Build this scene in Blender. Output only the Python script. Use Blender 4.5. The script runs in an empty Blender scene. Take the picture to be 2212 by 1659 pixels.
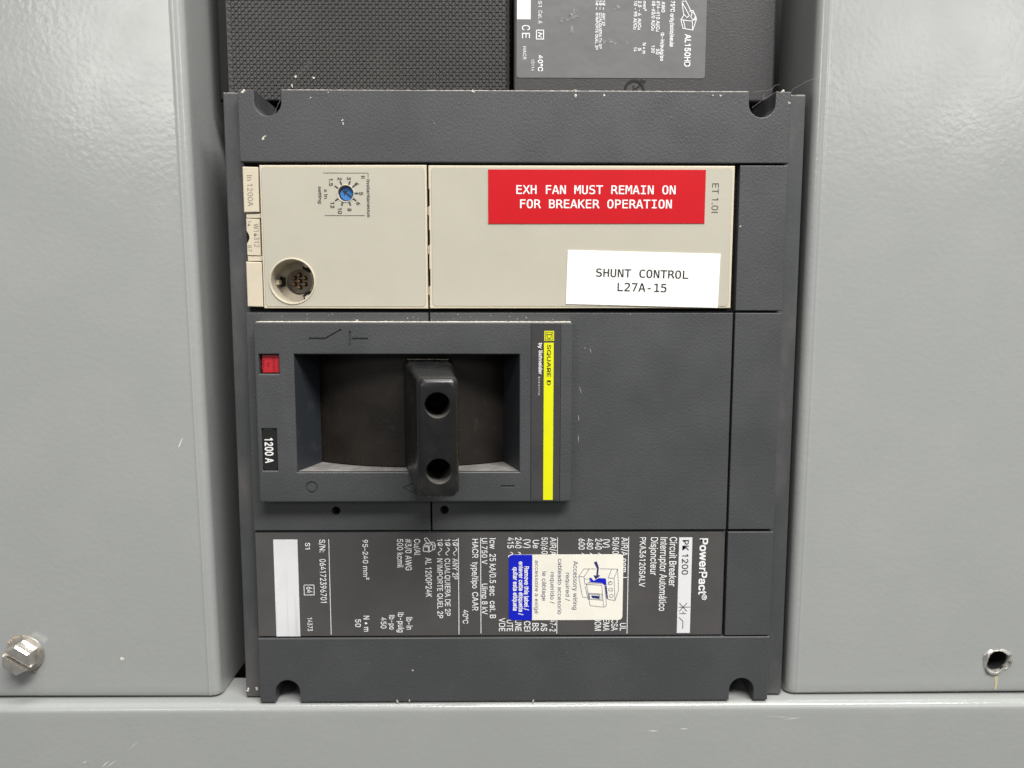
import bpy, bmesh, math, random, os
from mathutils import Vector, Matrix

# ------------------------------------------------------------------ camera, world, lamps, exposure
K = 0.001                                   # every length below is written in millimetres
sc = bpy.context.scene
C = sc.collection
random.seed(7)

yaw, pitch, roll = 0.0110, 0.1083, 0.0009
fwd = Vector((math.sin(yaw) * math.cos(pitch), math.cos(yaw) * math.cos(pitch), -math.sin(pitch)))
rgt = Vector((math.cos(yaw), -math.sin(yaw), 0))
upv = rgt.cross(fwd)
r2 = rgt * math.cos(roll) + upv * math.sin(roll)
u2 = upv * math.cos(roll) - rgt * math.sin(roll)
cam_d = bpy.data.cameras.new('camera')
cam = bpy.data.objects.new('camera', cam_d)
C.objects.link(cam)
cam.matrix_world = Matrix(((r2.x, u2.x, -fwd.x, -3.91 * K), (r2.y, u2.y, -fwd.y, -253.5 * K),
                           (r2.z, u2.z, -fwd.z, -68.74 * K), (0, 0, 0, 1)))
cam_d.sensor_width = 36
cam_d.lens = 36 * 1620 / 2212
cam_d.clip_start = 0.01
cam_d.clip_end = 50
cam_d.dof.use_dof = True
cam_d.dof.focus_distance = 0.254
cam_d.dof.aperture_fstop = 9
sc.camera = cam

w = bpy.data.worlds.new('World')
sc.world = w
w.use_nodes = True
w.node_tree.nodes['Background'].inputs[0].default_value = (0.95, 0.98, 1.0, 1)
w.node_tree.nodes['Background'].inputs[1].default_value = 0.18


def area(name, loc, target, sx, sy, power, col):
    d = bpy.data.lights.new(name, 'AREA')
    d.shape = 'RECTANGLE'
    d.size, d.size_y, d.energy, d.color = sx, sy, power, col
    o = bpy.data.objects.new(name, d)
    C.objects.link(o)
    o.location = loc
    o.rotation_euler = (Vector(target) - Vector(loc)).to_track_quat('-Z', 'Y').to_euler()
    return o


# fluorescent fittings on the ceiling behind the photographer, and a lamp added overhead
area('ceiling_light', (0.40, -0.90, 1.15), (0, 0, -0.1), 1.2, 0.3, 46, (1.0, 0.985, 0.96))
area('ceiling_light', (0.10, -0.22, 1.45), (0, 0, -0.1), 1.2, 0.3, 17, (1.0, 0.985, 0.96))  # added straight overhead to brighten ledges, dust and the channel edge
area('ceiling_light', (-1.24, -2.53, 0.84), (0, 0, -0.1), 0.6, 0.6, 9, (1.0, 0.96, 0.93))
area('ceiling_light', (1.44, -2.46, 0.86), (0, 0, -0.1), 0.6, 0.6, 4.5, (1.0, 0.96, 0.93))
area('ceiling_light', (1.93, -2.63, 0.84), (0, 0, -0.1), 0.5, 0.5, 2.5, (1.0, 0.98, 0.95))

sc.render.engine = 'CYCLES'
sc.cycles.use_denoising = True
sc.cycles.caustics_reflective = False
sc.cycles.caustics_refractive = False
sc.view_settings.view_transform = 'Standard'
sc.view_settings.look = 'None'
sc.view_settings.gamma = 1
sc.view_settings.exposure = 0


# ------------------------------------------------------------------ materials
def srgb(r, g, b):
    f = lambda c: c / 12.92 if c <= 0.04045 else ((c + 0.055) / 1.055) ** 2.4
    return (f(r / 255), f(g / 255), f(b / 255), 1)


def mat(name, col, rough=0.5, metal=0.0, bumps=(), spots=(), rough_var=None, spec=0.5):
    """bumps: (scale, strength, distance mm, stretch); spots: (colour, scale, lo, hi, amount, detail)"""
    m = bpy.data.materials.new(name)
    m.use_nodes = True
    nt = m.node_tree
    n, l = nt.nodes, nt.links
    b = n['Principled BSDF']
    b.inputs['Base Color'].default_value = col
    b.inputs['Roughness'].default_value = rough
    b.inputs['Metallic'].default_value = metal
    b.inputs['Specular IOR Level'].default_value = spec
    if bumps or spots or rough_var:
        tc = n.new('ShaderNodeTexCoord')
    prev = None
    for (scl, stg, dist, stretch) in bumps:
        mp = n.new('ShaderNodeMapping')
        mp.inputs['Scale'].default_value = stretch
        l.new(tc.outputs['Object'], mp.inputs[0])
        t = n.new('ShaderNodeTexNoise')
        t.inputs['Scale'].default_value = scl
        t.inputs['Detail'].default_value = 3
        l.new(mp.outputs[0], t.inputs['Vector'])
        bp = n.new('ShaderNodeBump')
        bp.inputs['Strength'].default_value = stg
        bp.inputs['Distance'].default_value = dist * K
        l.new(t.outputs['Fac'], bp.inputs['Height'])
        if prev:
            l.new(prev.outputs[0], bp.inputs['Normal'])
        prev = bp
    if prev:
        l.new(prev.outputs[0], b.inputs['Normal'])
    last = None
    for (c2, scl, lo, hi, amt, stretch) in spots:
        mp = n.new('ShaderNodeMapping')
        mp.inputs['Scale'].default_value = stretch
        mp.inputs['Location'].default_value = (random.random(), random.random(), random.random())
        l.new(tc.outputs['Object'], mp.inputs[0])
        t = n.new('ShaderNodeTexNoise')
        t.inputs['Scale'].default_value = scl
        t.inputs['Detail'].default_value = 6
        t.inputs['Roughness'].default_value = 0.6
        l.new(mp.outputs[0], t.inputs['Vector'])
        mr = n.new('ShaderNodeMapRange')
        mr.inputs[1].default_value, mr.inputs[2].default_value = lo, hi
        mr.inputs[3].default_value, mr.inputs[4].default_value = 0, amt
        l.new(t.outputs['Fac'], mr.inputs[0])
        mx = n.new('ShaderNodeMix')
        mx.data_type = 'RGBA'
        l.new(mr.outputs[0], mx.inputs[0])
        if last:
            l.new(last.outputs[2], mx.inputs[6])
        else:
            mx.inputs[6].default_value = col
        mx.inputs[7].default_value = c2
        last = mx
    if last:
        l.new(last.outputs[2], b.inputs['Base Color'])
    if rough_var:
        t = n.new('ShaderNodeTexNoise')
        t.inputs['Scale'].default_value = rough_var[0]
        t.inputs['Detail'].default_value = 5
        l.new(tc.outputs['Object'], t.inputs['Vector'])
        mr = n.new('ShaderNodeMapRange')
        mr.inputs[1].default_value, mr.inputs[2].default_value = 0.3, 0.7
        mr.inputs[3].default_value, mr.inputs[4].default_value = rough_var[1], rough_var[2]
        l.new(t.outputs['Fac'], mr.inputs[0])
        l.new(mr.outputs[0], b.inputs['Roughness'])
    return m


S1 = (1, 1, 1)
M = {}
M['enamel'] = mat('grey_enamel', (0.308, 0.317, 0.307, 1), 0.16, bumps=[(560, 0.6, 0.10, S1), (120, 0.3, 0.12, S1)],
                  spots=[((0.345, 0.351, 0.338, 1), 30, 0.45, 0.75, 0.5, S1), ((0.52, 0.51, 0.48, 1), 900, 0.71, 0.76, 0.7, S1)],
                  rough_var=(60, 0.12, 0.22))
M['slate'] = mat('slate_plastic', (0.053, 0.0545, 0.0565, 1), 0.40, bumps=[(2000, 0.9, 0.14, (1, 1, 0.55)), (3800, 0.5, 0.08, S1)],
                 spots=[((0.072, 0.074, 0.076, 1), 38, 0.45, 0.75, 0.45, S1), ((0.11, 0.108, 0.106, 1), 1100, 0.64, 0.8, 0.5, (1, 1, 0.6)),
                        ((0.13, 0.128, 0.125, 1), 260, 0.68, 0.80, 0.45, (1, 1, 0.45))],
                 rough_var=(45, 0.33, 0.60))
M['slate_dirty'] = mat('slate_plastic_rim', (0.050, 0.052, 0.054, 1), 0.5, bumps=[(1200, 0.5, 0.12, (1, 1, 0.5)), (3500, 0.3, 0.06, S1)],
                       spots=[((0.12, 0.112, 0.105, 1), 70, 0.48, 0.72, 0.6, (1, 1, 0.35)), ((0.2, 0.19, 0.18, 1), 1000, 0.66, 0.8, 0.5, S1)],
                       rough_var=(90, 0.42, 0.6))
M['beige_frame'] = mat('beige_plastic', (0.57, 0.505, 0.385, 1), 0.5, bumps=[(1500, 0.2, 0.05, S1)],
                       spots=[((0.47, 0.41, 0.32, 1), 120, 0.5, 0.8, 0.5, S1)])
M['beige_film'] = mat('beige_overlay_film', (0.445, 0.422, 0.343, 1), 0.48, bumps=[(2600, 0.25, 0.05, S1), (40, 0.25, 0.6, S1)],
                      spots=[((0.40, 0.378, 0.303, 1), 30, 0.45, 0.7, 0.6, S1), ((0.33, 0.31, 0.26, 1), 700, 0.70, 0.8, 0.5, S1)])
M['beige_dark'] = mat('socket_beige', (0.42, 0.38, 0.30, 1), 0.6, spots=[((0.30, 0.265, 0.205, 1), 300, 0.45, 0.7, 0.6, S1)])
M['socket_in'] = mat('socket_insert', (0.30, 0.27, 0.225, 1), 0.65)
M['drum'] = mat('brown_black_drum', (0.0105, 0.0085, 0.0068, 1), 0.5, spec=0.3, bumps=[(900, 0.4, 0.12, S1)],
                spots=[((0.034, 0.026, 0.020, 1), 60, 0.40, 0.80, 0.6, S1), ((0.06, 0.05, 0.042, 1), 500, 0.62, 0.8, 0.5, (1, 1, .4)),
                       ((0.3, 0.27, 0.23, 1), 1400, 0.74, 0.80, 0.8, S1)])
M['bezel'] = mat('blue_black_bezel', (0.022, 0.026, 0.032, 1), 0.5, bumps=[(1400, 0.4, 0.08, S1)],
                 spots=[((0.10, 0.10, 0.10, 1), 90, 0.55, 0.8, 0.4, S1)])
M['sill'] = mat('dusty_sill', (0.14, 0.13, 0.122, 1), 0.85, bumps=[(1500, 0.6, 0.15, S1)],
                spots=[((0.24, 0.228, 0.215, 1), 160, 0.42, 0.66, 0.8, S1), ((0.06, 0.058, 0.055, 1), 420, 0.6, 0.75, 0.6, S1)])
M['handle'] = mat('black_handle', (0.009, 0.009, 0.0095, 1), 0.24, bumps=[(900, 0.25, 0.05, S1)],
                  spots=[((0.04, 0.036, 0.031, 1), 80, 0.52, 0.75, 0.6, S1), ((0.17, 0.155, 0.135, 1), 900, 0.68, 0.8, 0.5, S1)],
                  rough_var=(140, 0.18, 0.36))
M['black_grain'] = mat('grained_black_plastic', (0.036, 0.035, 0.036, 1), 0.42, bumps=[(1900, 0.6, 0.14, S1), (600, 0.2, 0.1, S1)],
                       spots=[((0.10, 0.10, 0.10, 1), 2200, 0.6, 0.72, 0.8, S1)])
M['black_pad'] = mat('knurled_black_plastic', (0.056, 0.0535, 0.051, 1), 0.38, bumps=[(2000, 0.3, 0.08, S1)],
                     spots=[((0.085, 0.081, 0.077, 1), 50, 0.45, 0.75, 0.5, S1), ((0.3, 0.3, 0.29, 1), 1800, 0.70, 0.80, 0.6, S1)])
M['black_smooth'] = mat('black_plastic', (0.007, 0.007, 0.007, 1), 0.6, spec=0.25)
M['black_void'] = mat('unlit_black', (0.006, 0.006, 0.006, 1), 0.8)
M['label_brown'] = mat('brown_black_label', (0.070, 0.066, 0.064, 1), 0.32, bumps=[(70, 0.2, 0.5, S1), (1800, 0.2, 0.04, S1)],
                       spots=[((0.095, 0.090, 0.087, 1), 40, 0.45, 0.7, 0.5, S1), ((0.26, 0.24, 0.22, 1), 500, 0.71, 0.82, 0.5, (1, 1, .4))])
M['label_grey'] = mat('grey_label', (0.15, 0.147, 0.149, 1), 0.30, bumps=[(55, 0.5, 1.2, S1), (1500, 0.2, 0.05, S1)],
                      spots=[((0.17, 0.165, 0.166, 1), 40, 0.45, 0.7, 0.6, S1)])
M['white_print'] = mat('white_print', (0.82, 0.82, 0.81, 1), 0.5, spots=[((0.45, 0.45, 0.44, 1), 400, 0.6, 0.8, 0.5, S1)])
M['white_box'] = mat('scuffed_white_print', (0.70, 0.70, 0.71, 1), 0.4, bumps=[(40, 0.15, 0.3, S1)],
                     spots=[((0.42, 0.42, 0.43, 1), 420, 0.55, 0.8, 0.6, (1, 1, 0.04)), ((0.5, 0.5, 0.5, 1), 60, 0.5, 0.8, 0.4, S1)])
M['cream'] = mat('cream_sticker', (0.80, 0.77, 0.67, 1), 0.45, bumps=[(60, 0.2, 0.5, S1)], spots=[((0.70, 0.66, 0.57, 1), 90, 0.45, 0.75, 0.5, S1)])
M['white_label'] = mat('white_label_tape', (0.86, 0.855, 0.815, 1), 0.42, bumps=[(60, 0.15, 0.4, S1)],
                       spots=[((0.74, 0.72, 0.65, 1), 70, 0.5, 0.8, 0.4, S1)])
M['red_label'] = mat('red_label_tape', (0.51, 0.002, 0.008, 1), 0.45, spec=0.3, bumps=[(50, 0.2, 0.6, S1)],
                     spots=[((0.44, 0.004, 0.011, 1), 60, 0.45, 0.7, 0.5, S1), ((0.75, 0.25, 0.22, 1), 900, 0.73, 0.79, 0.6, S1)])
M['red_button'] = mat('red_button_plastic', (0.44, 0.014, 0.022, 1), 0.42, bumps=[(500, 0.4, 0.12, S1)],
                      spots=[((0.35, 0.012, 0.018, 1), 200, 0.5, 0.8, 0.6, S1)])
M['red_emboss'] = mat('red_raised_letters', (0.30, 0.012, 0.018, 1), 0.4)
M['yellow'] = mat('yellow_band', (0.70, 0.71, 0.004, 1), 0.42, spec=0.3, spots=[((0.54, 0.54, 0.03, 1), 150, 0.5, 0.8, 0.35, S1)])
M['blue'] = mat('blue_band', (0.003, 0.010, 0.46, 1), 0.4)
M['navy'] = mat('navy_print', (0.018, 0.024, 0.13, 1), 0.5)
M['black_print'] = mat('black_print', (0.018, 0.018, 0.022, 1), 0.5)
M['grey_print'] = mat('charcoal_print', (0.045, 0.042, 0.045, 1), 0.5)
M['mark_edge_shade'] = mat('tab_mark_and_edge_shade', (0.22, 0.185, 0.14, 1), 0.6)  # tab lettering, and the painted shade round the overlay films
M['rating'] = mat('glossy_black_label', (0.016, 0.016, 0.015, 1), 0.25)
M['brand_film'] = mat('charcoal_brand_film', (0.046, 0.044, 0.045, 1), 0.34, bumps=[(1800, 0.2, 0.04, S1)],
                      spots=[((0.066, 0.062, 0.062, 1), 60, 0.45, 0.75, 0.5, S1)])
M['dial'] = mat('blue_dial', (0.028, 0.165, 0.47, 1), 0.45, spots=[((0.04, 0.21, 0.54, 1), 700, 0.5, 0.75, 0.6, S1)])
M['brass'] = mat('brass_pin', (0.45, 0.24, 0.10, 1), 0.35, 0.8)
M['zinc'] = mat('worn_zinc', (0.62, 0.59, 0.54, 1), 0.3, 0.85, bumps=[(500, 0.3, 0.05, S1)],
                spots=[((0.40, 0.32, 0.23, 1), 260, 0.54, 0.70, 0.6, S1)], rough_var=(400, 0.24, 0.5))
M['torn'] = mat('torn_bright_metal', (0.58, 0.56, 0.52, 1), 0.3, 0.6, bumps=[(700, 0.8, 0.2, S1)],
                spots=[((0.14, 0.12, 0.10, 1), 600, 0.52, 0.66, 0.8, S1)])
M['rust'] = mat('rusty_grit', (0.40, 0.30, 0.19, 1), 0.85, bumps=[(1500, 0.8, 0.2, S1)], spots=[((0.14, 0.10, 0.07, 1), 700, 0.5, 0.65, 0.8, S1)])
M['dust'] = mat('pale_dust', (0.60, 0.565, 0.49, 1), 0.9)
M['dust_grey'] = mat('grey_dust', (0.52, 0.48, 0.41, 1), 0.95, spots=[((0.70, 0.66, 0.56, 1), 300, 0.45, 0.65, 0.8, S1)])
M['scuff'] = mat('scuffed_label_film', (0.30, 0.295, 0.29, 1), 0.5, spots=[((0.12, 0.118, 0.118, 1), 900, 0.45, 0.6, 0.8, S1)])
M['bore'] = mat('dusty_lit_bore', (0.085, 0.08, 0.073, 1), 0.8, spots=[((0.20, 0.185, 0.165, 1), 500, 0.5, 0.7, 0.6, S1)])
M['web'] = mat('cobweb_thread', (0.28, 0.27, 0.26, 1), 0.8)
M['scratch'] = mat('scratched_paint', (0.60, 0.60, 0.57, 1), 0.5)
M['scratch_dark'] = mat('scuffed_plastic', (0.30, 0.29, 0.28, 1), 0.6)
M['drip'] = mat('yellowed_drip', (0.48, 0.42, 0.27, 1), 0.5)


# ------------------------------------------------------------------ mesh helpers
def link(name, me, m, parent=None, sharp=35):
    if sharp:
        me.polygons.foreach_set('use_smooth', [True] * len(me.polygons))
        me.set_sharp_from_angle(angle=math.radians(sharp))
    if m and not me.materials:
        me.materials.append(M[m])
    o = bpy.data.objects.new(name, me)
    C.objects.link(o)
    if parent:
        o.parent = parent
        if parent.type == 'EMPTY':              # meshes are written in world coordinates, only the Empties are shifted
            o.matrix_parent_inverse = Matrix.Translation(-parent.location)
    return o


def tag(o, label, cat, group=None):
    o['label'] = label
    o['category'] = cat
    if group:
        o['group'] = group
    return o


def thing(name, label, cat, loc):
    o = bpy.data.objects.new(name, None)
    C.objects.link(o)
    o.location = Vector(loc) * K
    o.empty_display_size = 0.02
    return tag(o, label, cat)


def pyd(name, vs, fs, m, parent=None, sharp=35, recalc=True):
    me = bpy.data.meshes.new(name)
    me.from_pydata([(x * K, y * K, z * K) for x, y, z in vs], [], fs)
    if recalc:
        bm = bmesh.new()
        bm.from_mesh(me)
        bmesh.ops.recalc_face_normals(bm, faces=bm.faces)
        bm.to_mesh(me)
        bm.free()
    return link(name, me, m, parent, sharp)


def rect(x0, x1, z0, z1):
    return [(x0, z0), (x1, z0), (x1, z1), (x0, z1)]


def rr(x0, x1, z0, z1, r, n=6):
    if z0 > z1:
        z0, z1 = z1, z0
    p = []
    for cx, cz, a in ((x1 - r, z1 - r, 0), (x0 + r, z1 - r, 90), (x0 + r, z0 + r, 180), (x1 - r, z0 + r, 270)):
        for i in range(n + 1):
            t = math.radians(a + 90 * i / n)
            p.append((cx + r * math.cos(t), cz + r * math.sin(t)))
    return p


def circ(cx, cz, r, n=32):
    return [(cx + r * math.cos(2 * math.pi * i / n), cz + r * math.sin(2 * math.pi * i / n)) for i in range(n)]


def plate_mesh(name, loops, yf, yb, bev, seg=2):
    """a flat slab in the XZ plane from y=yf (front) to y=yb; loops after the first are holes; rounded edges"""
    cu = bpy.data.curves.new(name, 'CURVE')
    cu.dimensions = '2D'
    cu.fill_mode = 'BOTH'
    h = (yb - yf) / 2
    bev = min(bev, h * 0.98)
    cu.extrude = max(h - bev, 0)
    cu.bevel_depth = bev
    cu.offset = -bev
    cu.bevel_resolution = seg
    for lp in loops:
        s = cu.splines.new('POLY')
        s.points.add(len(lp) - 1)
        for p, (x, z) in zip(s.points, lp):
            p.co = (x, z, 0, 1)
        s.use_cyclic_u = True
    o = bpy.data.objects.new(name, cu)
    me = bpy.data.meshes.new_from_object(o)
    bpy.data.objects.remove(o)
    bpy.data.curves.remove(cu)
    ym = (yf + yb) / 2
    for v in me.vertices:
        x, y, z = v.co
        v.co = (x * K, (ym - z) * K, y * K)
    bm = bmesh.new()
    bm.from_mesh(me)
    bmesh.ops.remove_doubles(bm, verts=bm.verts, dist=2e-6)
    bmesh.ops.recalc_face_normals(bm, faces=bm.faces)
    bm.to_mesh(me)
    bm.free()
    me.name = name
    me.materials.clear()
    return me


def plate(name, loops, yf, yb, bev, m, parent=None, seg=2):
    return link(name, plate_mesh(name, loops, yf, yb, bev, seg), m, parent, 12)


def film(name, loops, yf, m, parent=None, th=0.12):
    """a thin label or overlay film lying with its front at y=yf"""
    return plate(name, loops, yf, yf + th, 0.03, m, parent, 0)


def lathe(name, prof, cx, cz, m, parent=None, n=48, sharp=35):
    """prof: (radius, y) pairs turned about the y axis through (cx, cz)"""
    vs, fs = [], []
    for (r, y) in prof:
        for i in range(n):
            a = 2 * math.pi * i / n
            vs.append((cx + r * math.cos(a), y, cz + r * math.sin(a)))
    for j in range(len(prof) - 1):
        for i in range(n):
            fs.append((j * n + i, j * n + (i + 1) % n, (j + 1) * n + (i + 1) % n, (j + 1) * n + i))
    if prof[-1][0] < 1.2 and prof[-1][0] > 0:
        fs.append([(len(prof) - 1) * n + i for i in range(n)])
    o = pyd(name, vs, fs, m, parent, sharp)
    return o


def tube(name, pts, r, m, parent=None):
    cu = bpy.data.curves.new(name, 'CURVE')
    cu.dimensions = '3D'
    cu.bevel_depth = r
    cu.bevel_resolution = 1
    for run in pts:
        s = cu.splines.new('POLY')
        s.points.add(len(run) - 1)
        for p, q in zip(s.points, run):
            p.co = (q[0], q[1], q[2], 1)
    o = bpy.data.objects.new(name, cu)
    me = bpy.data.meshes.new_from_object(o)
    bpy.data.objects.remove(o)
    bpy.data.curves.remove(cu)
    for v in me.vertices:
        v.co = v.co * K
    me.name = name
    me.materials.clear()
    return link(name, me, m, parent, 60)


def ribbon(name, runs, width, y, m, parent=None):
    """printed line work: flat strokes of one width at depth y"""
    vs, fs = [], []
    for run in runs:
        for (x0, z0), (x1, z1) in zip(run[:-1], run[1:]):
            d = Vector((x1 - x0, z1 - z0))
            if d.length < 1e-6:
                continue
            t = d.normalized() * width * 0.5
            nn = Vector((-t.y, t.x))
            i = len(vs)
            dy = 0.004 * (len(fs) % 3)
            for a, b in ((-1, -1), (1, -1), (1, 1), (-1, 1)):
                px, pz = ((x0, z0) if a < 0 else (x1, z1))
                vs.append((px + a * t.x * 0.6 + b * nn.x, y - dy, pz + a * t.y * 0.6 + b * nn.y))
            fs.append((i, i + 1, i + 2, i + 3))
    return pyd(name, vs, fs, m, parent, 0, recalc=False)


def poly(name, pts, y, m, parent=None):
    return pyd(name, [(x, y, z) for x, z in pts], [list(range(len(pts)))], m, parent, 0, recalc=False)


def boolean(o, cutters):
    for c in cutters:
        md = o.modifiers.new('cut', 'BOOLEAN')
        md.object = c
        md.operation = 'DIFFERENCE'
        md.solver = 'EXACT'
    dg = bpy.context.evaluated_depsgraph_get()
    dg.update()
    me = bpy.data.meshes.new_from_object(o.evaluated_get(dg))
    o.modifiers.clear()
    o.data = me
    for c in cutters:
        bpy.data.objects.remove(c)
    me.polygons.foreach_set('use_smooth', [True] * len(me.polygons))
    me.set_sharp_from_angle(angle=math.radians(38))


FD = bpy.utils.system_resource('DATAFILES', path='fonts')


def font(fn):
    try:
        return bpy.data.fonts.load(os.path.join(FD, fn))
    except Exception:
        return None


SANS, MONO = font('Inter.woff2'), font('DejaVuSansMono.woff2')


def text_mesh(s, f, weight=0.0):
    cu = bpy.data.curves.new('lettering', 'FONT')
    cu.body = s
    if f:
        cu.font = f
    cu.size = 1
    cu.resolution_u = 3
    cu.offset = weight
    o = bpy.data.objects.new('lettering', cu)
    me = bpy.data.meshes.new_from_object(o)
    bpy.data.objects.remove(o)
    bpy.data.curves.remove(cu)
    vs = [(v.co.x, v.co.y) for v in me.vertices]
    fs = [tuple(p.vertices) for p in me.polygons]
    bpy.data.meshes.remove(me)
    return vs, fs


NUM, PLAIN = font('NotoSansHebrew-Regular.woff2'), font('Noto Sans CJK Regular.woff2')


def extent(s, f):
    vs, fs = text_mesh(s, f)
    return min(v[0] for v in vs), max(v[0] for v in vs), min(v[1] for v in vs), max(v[1] for v in vs)


CAP, HH = {}, {}
for f in (SANS, MONO, NUM, PLAIN):
    e = extent('H', f)
    CAP[f.name if f else ''] = e[3] - e[2]
    HH[f.name if f else ''] = extent('HH', f)[1]
GLYPHS = {}


def glyph(c, f, weight):
    """one letter scaled to a cap height of 1, and its advance"""
    if f == SANS:
        f = NUM if c == '1' else PLAIN if c == 'I' else SANS      # plain numeral one and capital I without feet
    fn = f.name if f else ''
    k = (c, fn, weight)
    if k not in GLYPHS:
        cap = CAP[fn]
        vs, fs = text_mesh(c, f, weight) if c != ' ' else ([], [])
        if c == ' ':
            adv = 0.38 if f == SANS else (extent('H H', f)[1] - HH[fn]) / cap
        else:
            adv = (extent('H' + c + 'H', f)[1] - HH[fn]) / cap
        GLYPHS[k] = ([(x / cap, y / cap) for x, y in vs], fs, adv)
    return GLYPHS[k]


def lettering(s, x, z, cap, length, y, m, parent, down=True, f=None, weight=0.0, angle=0.0, spacing=0.0, depth=0.0):
    """down=True: read from top to bottom, letters' heads to the right; x is the baseline and z the first letter's edge"""
    f = f or SANS
    vs, fs, pen = [], [], 0.0
    strikes = [(0, 0, 0)] if not weight else [(-weight, weight, 0), (weight, -weight, 0.008), (weight, weight, 0.016), (-weight, -weight, 0.024)]
    for c in s:
        gv, gf, adv = glyph(c, f, 0.0)
        for (du, dv, dy) in strikes:
            b = len(vs)
            vs += [(u + pen + du, h + dv, dy) for u, h in gv]
            fs += [tuple(i + b for i in q) for q in gf]
        pen += adv + spacing
    u0, u1 = min(v[0] for v in vs), max(v[0] for v in vs)
    su = length / (u1 - u0)
    ca, sa = math.cos(angle), math.sin(angle)
    out = []
    for (u, h, dy) in vs:
        u, h = (u - u0) * su, h * cap
        dx, dz = (h, -u) if down else (u * ca - h * sa, u * sa + h * ca)
        out.append(((x + dx) * K, (y - dy) * K, (z + dz) * K))
    me = bpy.data.meshes.new('lettering')
    me.from_pydata(out, [], fs)
    if depth:
        bm = bmesh.new()
        bm.from_mesh(me)
        r = bmesh.ops.extrude_face_region(bm, geom=bm.faces[:])
        bmesh.ops.translate(bm, verts=[g for g in r['geom'] if isinstance(g, bmesh.types.BMVert)], vec=(0, -depth * K, 0))
        bmesh.ops.recalc_face_normals(bm, faces=bm.faces)
        bm.to_mesh(me)
        bm.free()
    return link('lettering', me, m, parent, 0)


def wave(x, z, amp, length, y, m, parent):
    """the alternating-current sign, drawn as a stroke"""
    return ribbon('alternating_sign', [[(x + amp / 2 + amp / 2 * math.sin(2 * math.pi * i / 14), z - length * i / 14) for i in range(15)]], 0.24, y, m, parent)


# ------------------------------------------------------------------ what is written on the labels (sizes in mm)
NAMEPLATE = [  # string, baseline x, start z, cap height, length, style
    ('S1', -73.00, -151.88, 1.66, 2.33, 'r'),
    ('S/N:', -68.06, -150.73, 1.96, 4.55, 'r'),
    ('064172396701', -68.14, -157.74, 2.08, 15.84, 'r'),
    ('64', -73.04, -167.80, 2.05, 2.21, 'r'),
    ('14373', -73.01, -178.99, 1.67, 4.90, 'r'),
    ('95–240 mm²', -53.09, -150.85, 1.81, 14.38, 'r'),
    ('N • m', -53.27, -178.39, 2.02, 5.78, 'r'),
    ('50', -56.24, -179.65, 1.94, 2.87, 'r'),
    ('450', -47.27, -179.01, 1.94, 4.06, 'r'),
    ('lb-po', -44.25, -178.19, 1.98, 5.30, 'r'),
    ('lb-pulg', -41.20, -177.24, 2.06, 7.25, 'r'),
    ('lb-in', -38.23, -178.93, 2.06, 4.58, 'r'),
    ('500 kcmil', -41.11, -150.61, 2.07, 10.34, 'r'),
    ('#3/0 AWG', -38.25, -150.61, 2.11, 11.32, 'r'),
    ('Cu/Al', -35.15, -150.62, 2.07, 5.84, 'r'),
    ('AL 1200P24K', -31.31, -157.34, 2.12, 14.27, 'r'),
    ('1Ø', -21.87, -150.66, 1.89, 2.65, 'r'),
    ('1Ø', -24.52, -150.65, 1.89, 2.65, 'r'),
    ('1Ø', -27.16, -150.64, 1.89, 2.65, 'r'),
    ('∼', -21.52, -153.77, 1.21, 2.73, 'r'),
    ('∼', -24.17, -153.77, 1.21, 2.73, 'r'),
    ('∼', -26.82, -153.76, 1.21, 2.73, 'r'),
    ('ANY 2P', -21.87, -157.68, 1.82, 7.53, 'r'),
    ('CUALQUIERA DE 2P', -24.58, -157.67, 1.86, 20.83, 'r'),
    ("N'IMPORTE QUEL 2P", -27.25, -157.66, 1.89, 21.70, 'r'),
    ('40°C', -18.37, -176.34, 1.87, 5.06, 'r'),
    ('HACR', -14.93, -150.67, 2.04, 6.83, 'r'),
    ('type/tipo', -14.98, -158.95, 2.05, 9.56, 'r'),
    ('CAAR', -15.02, -169.89, 2.06, 6.74, 'r'),
    ('Ui 750 V', -11.64, -150.37, 1.93, 9.37, 'r'),
    ('Uimp 8 kV', -11.62, -166.82, 1.94, 11.21, 'r'),
]
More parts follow.
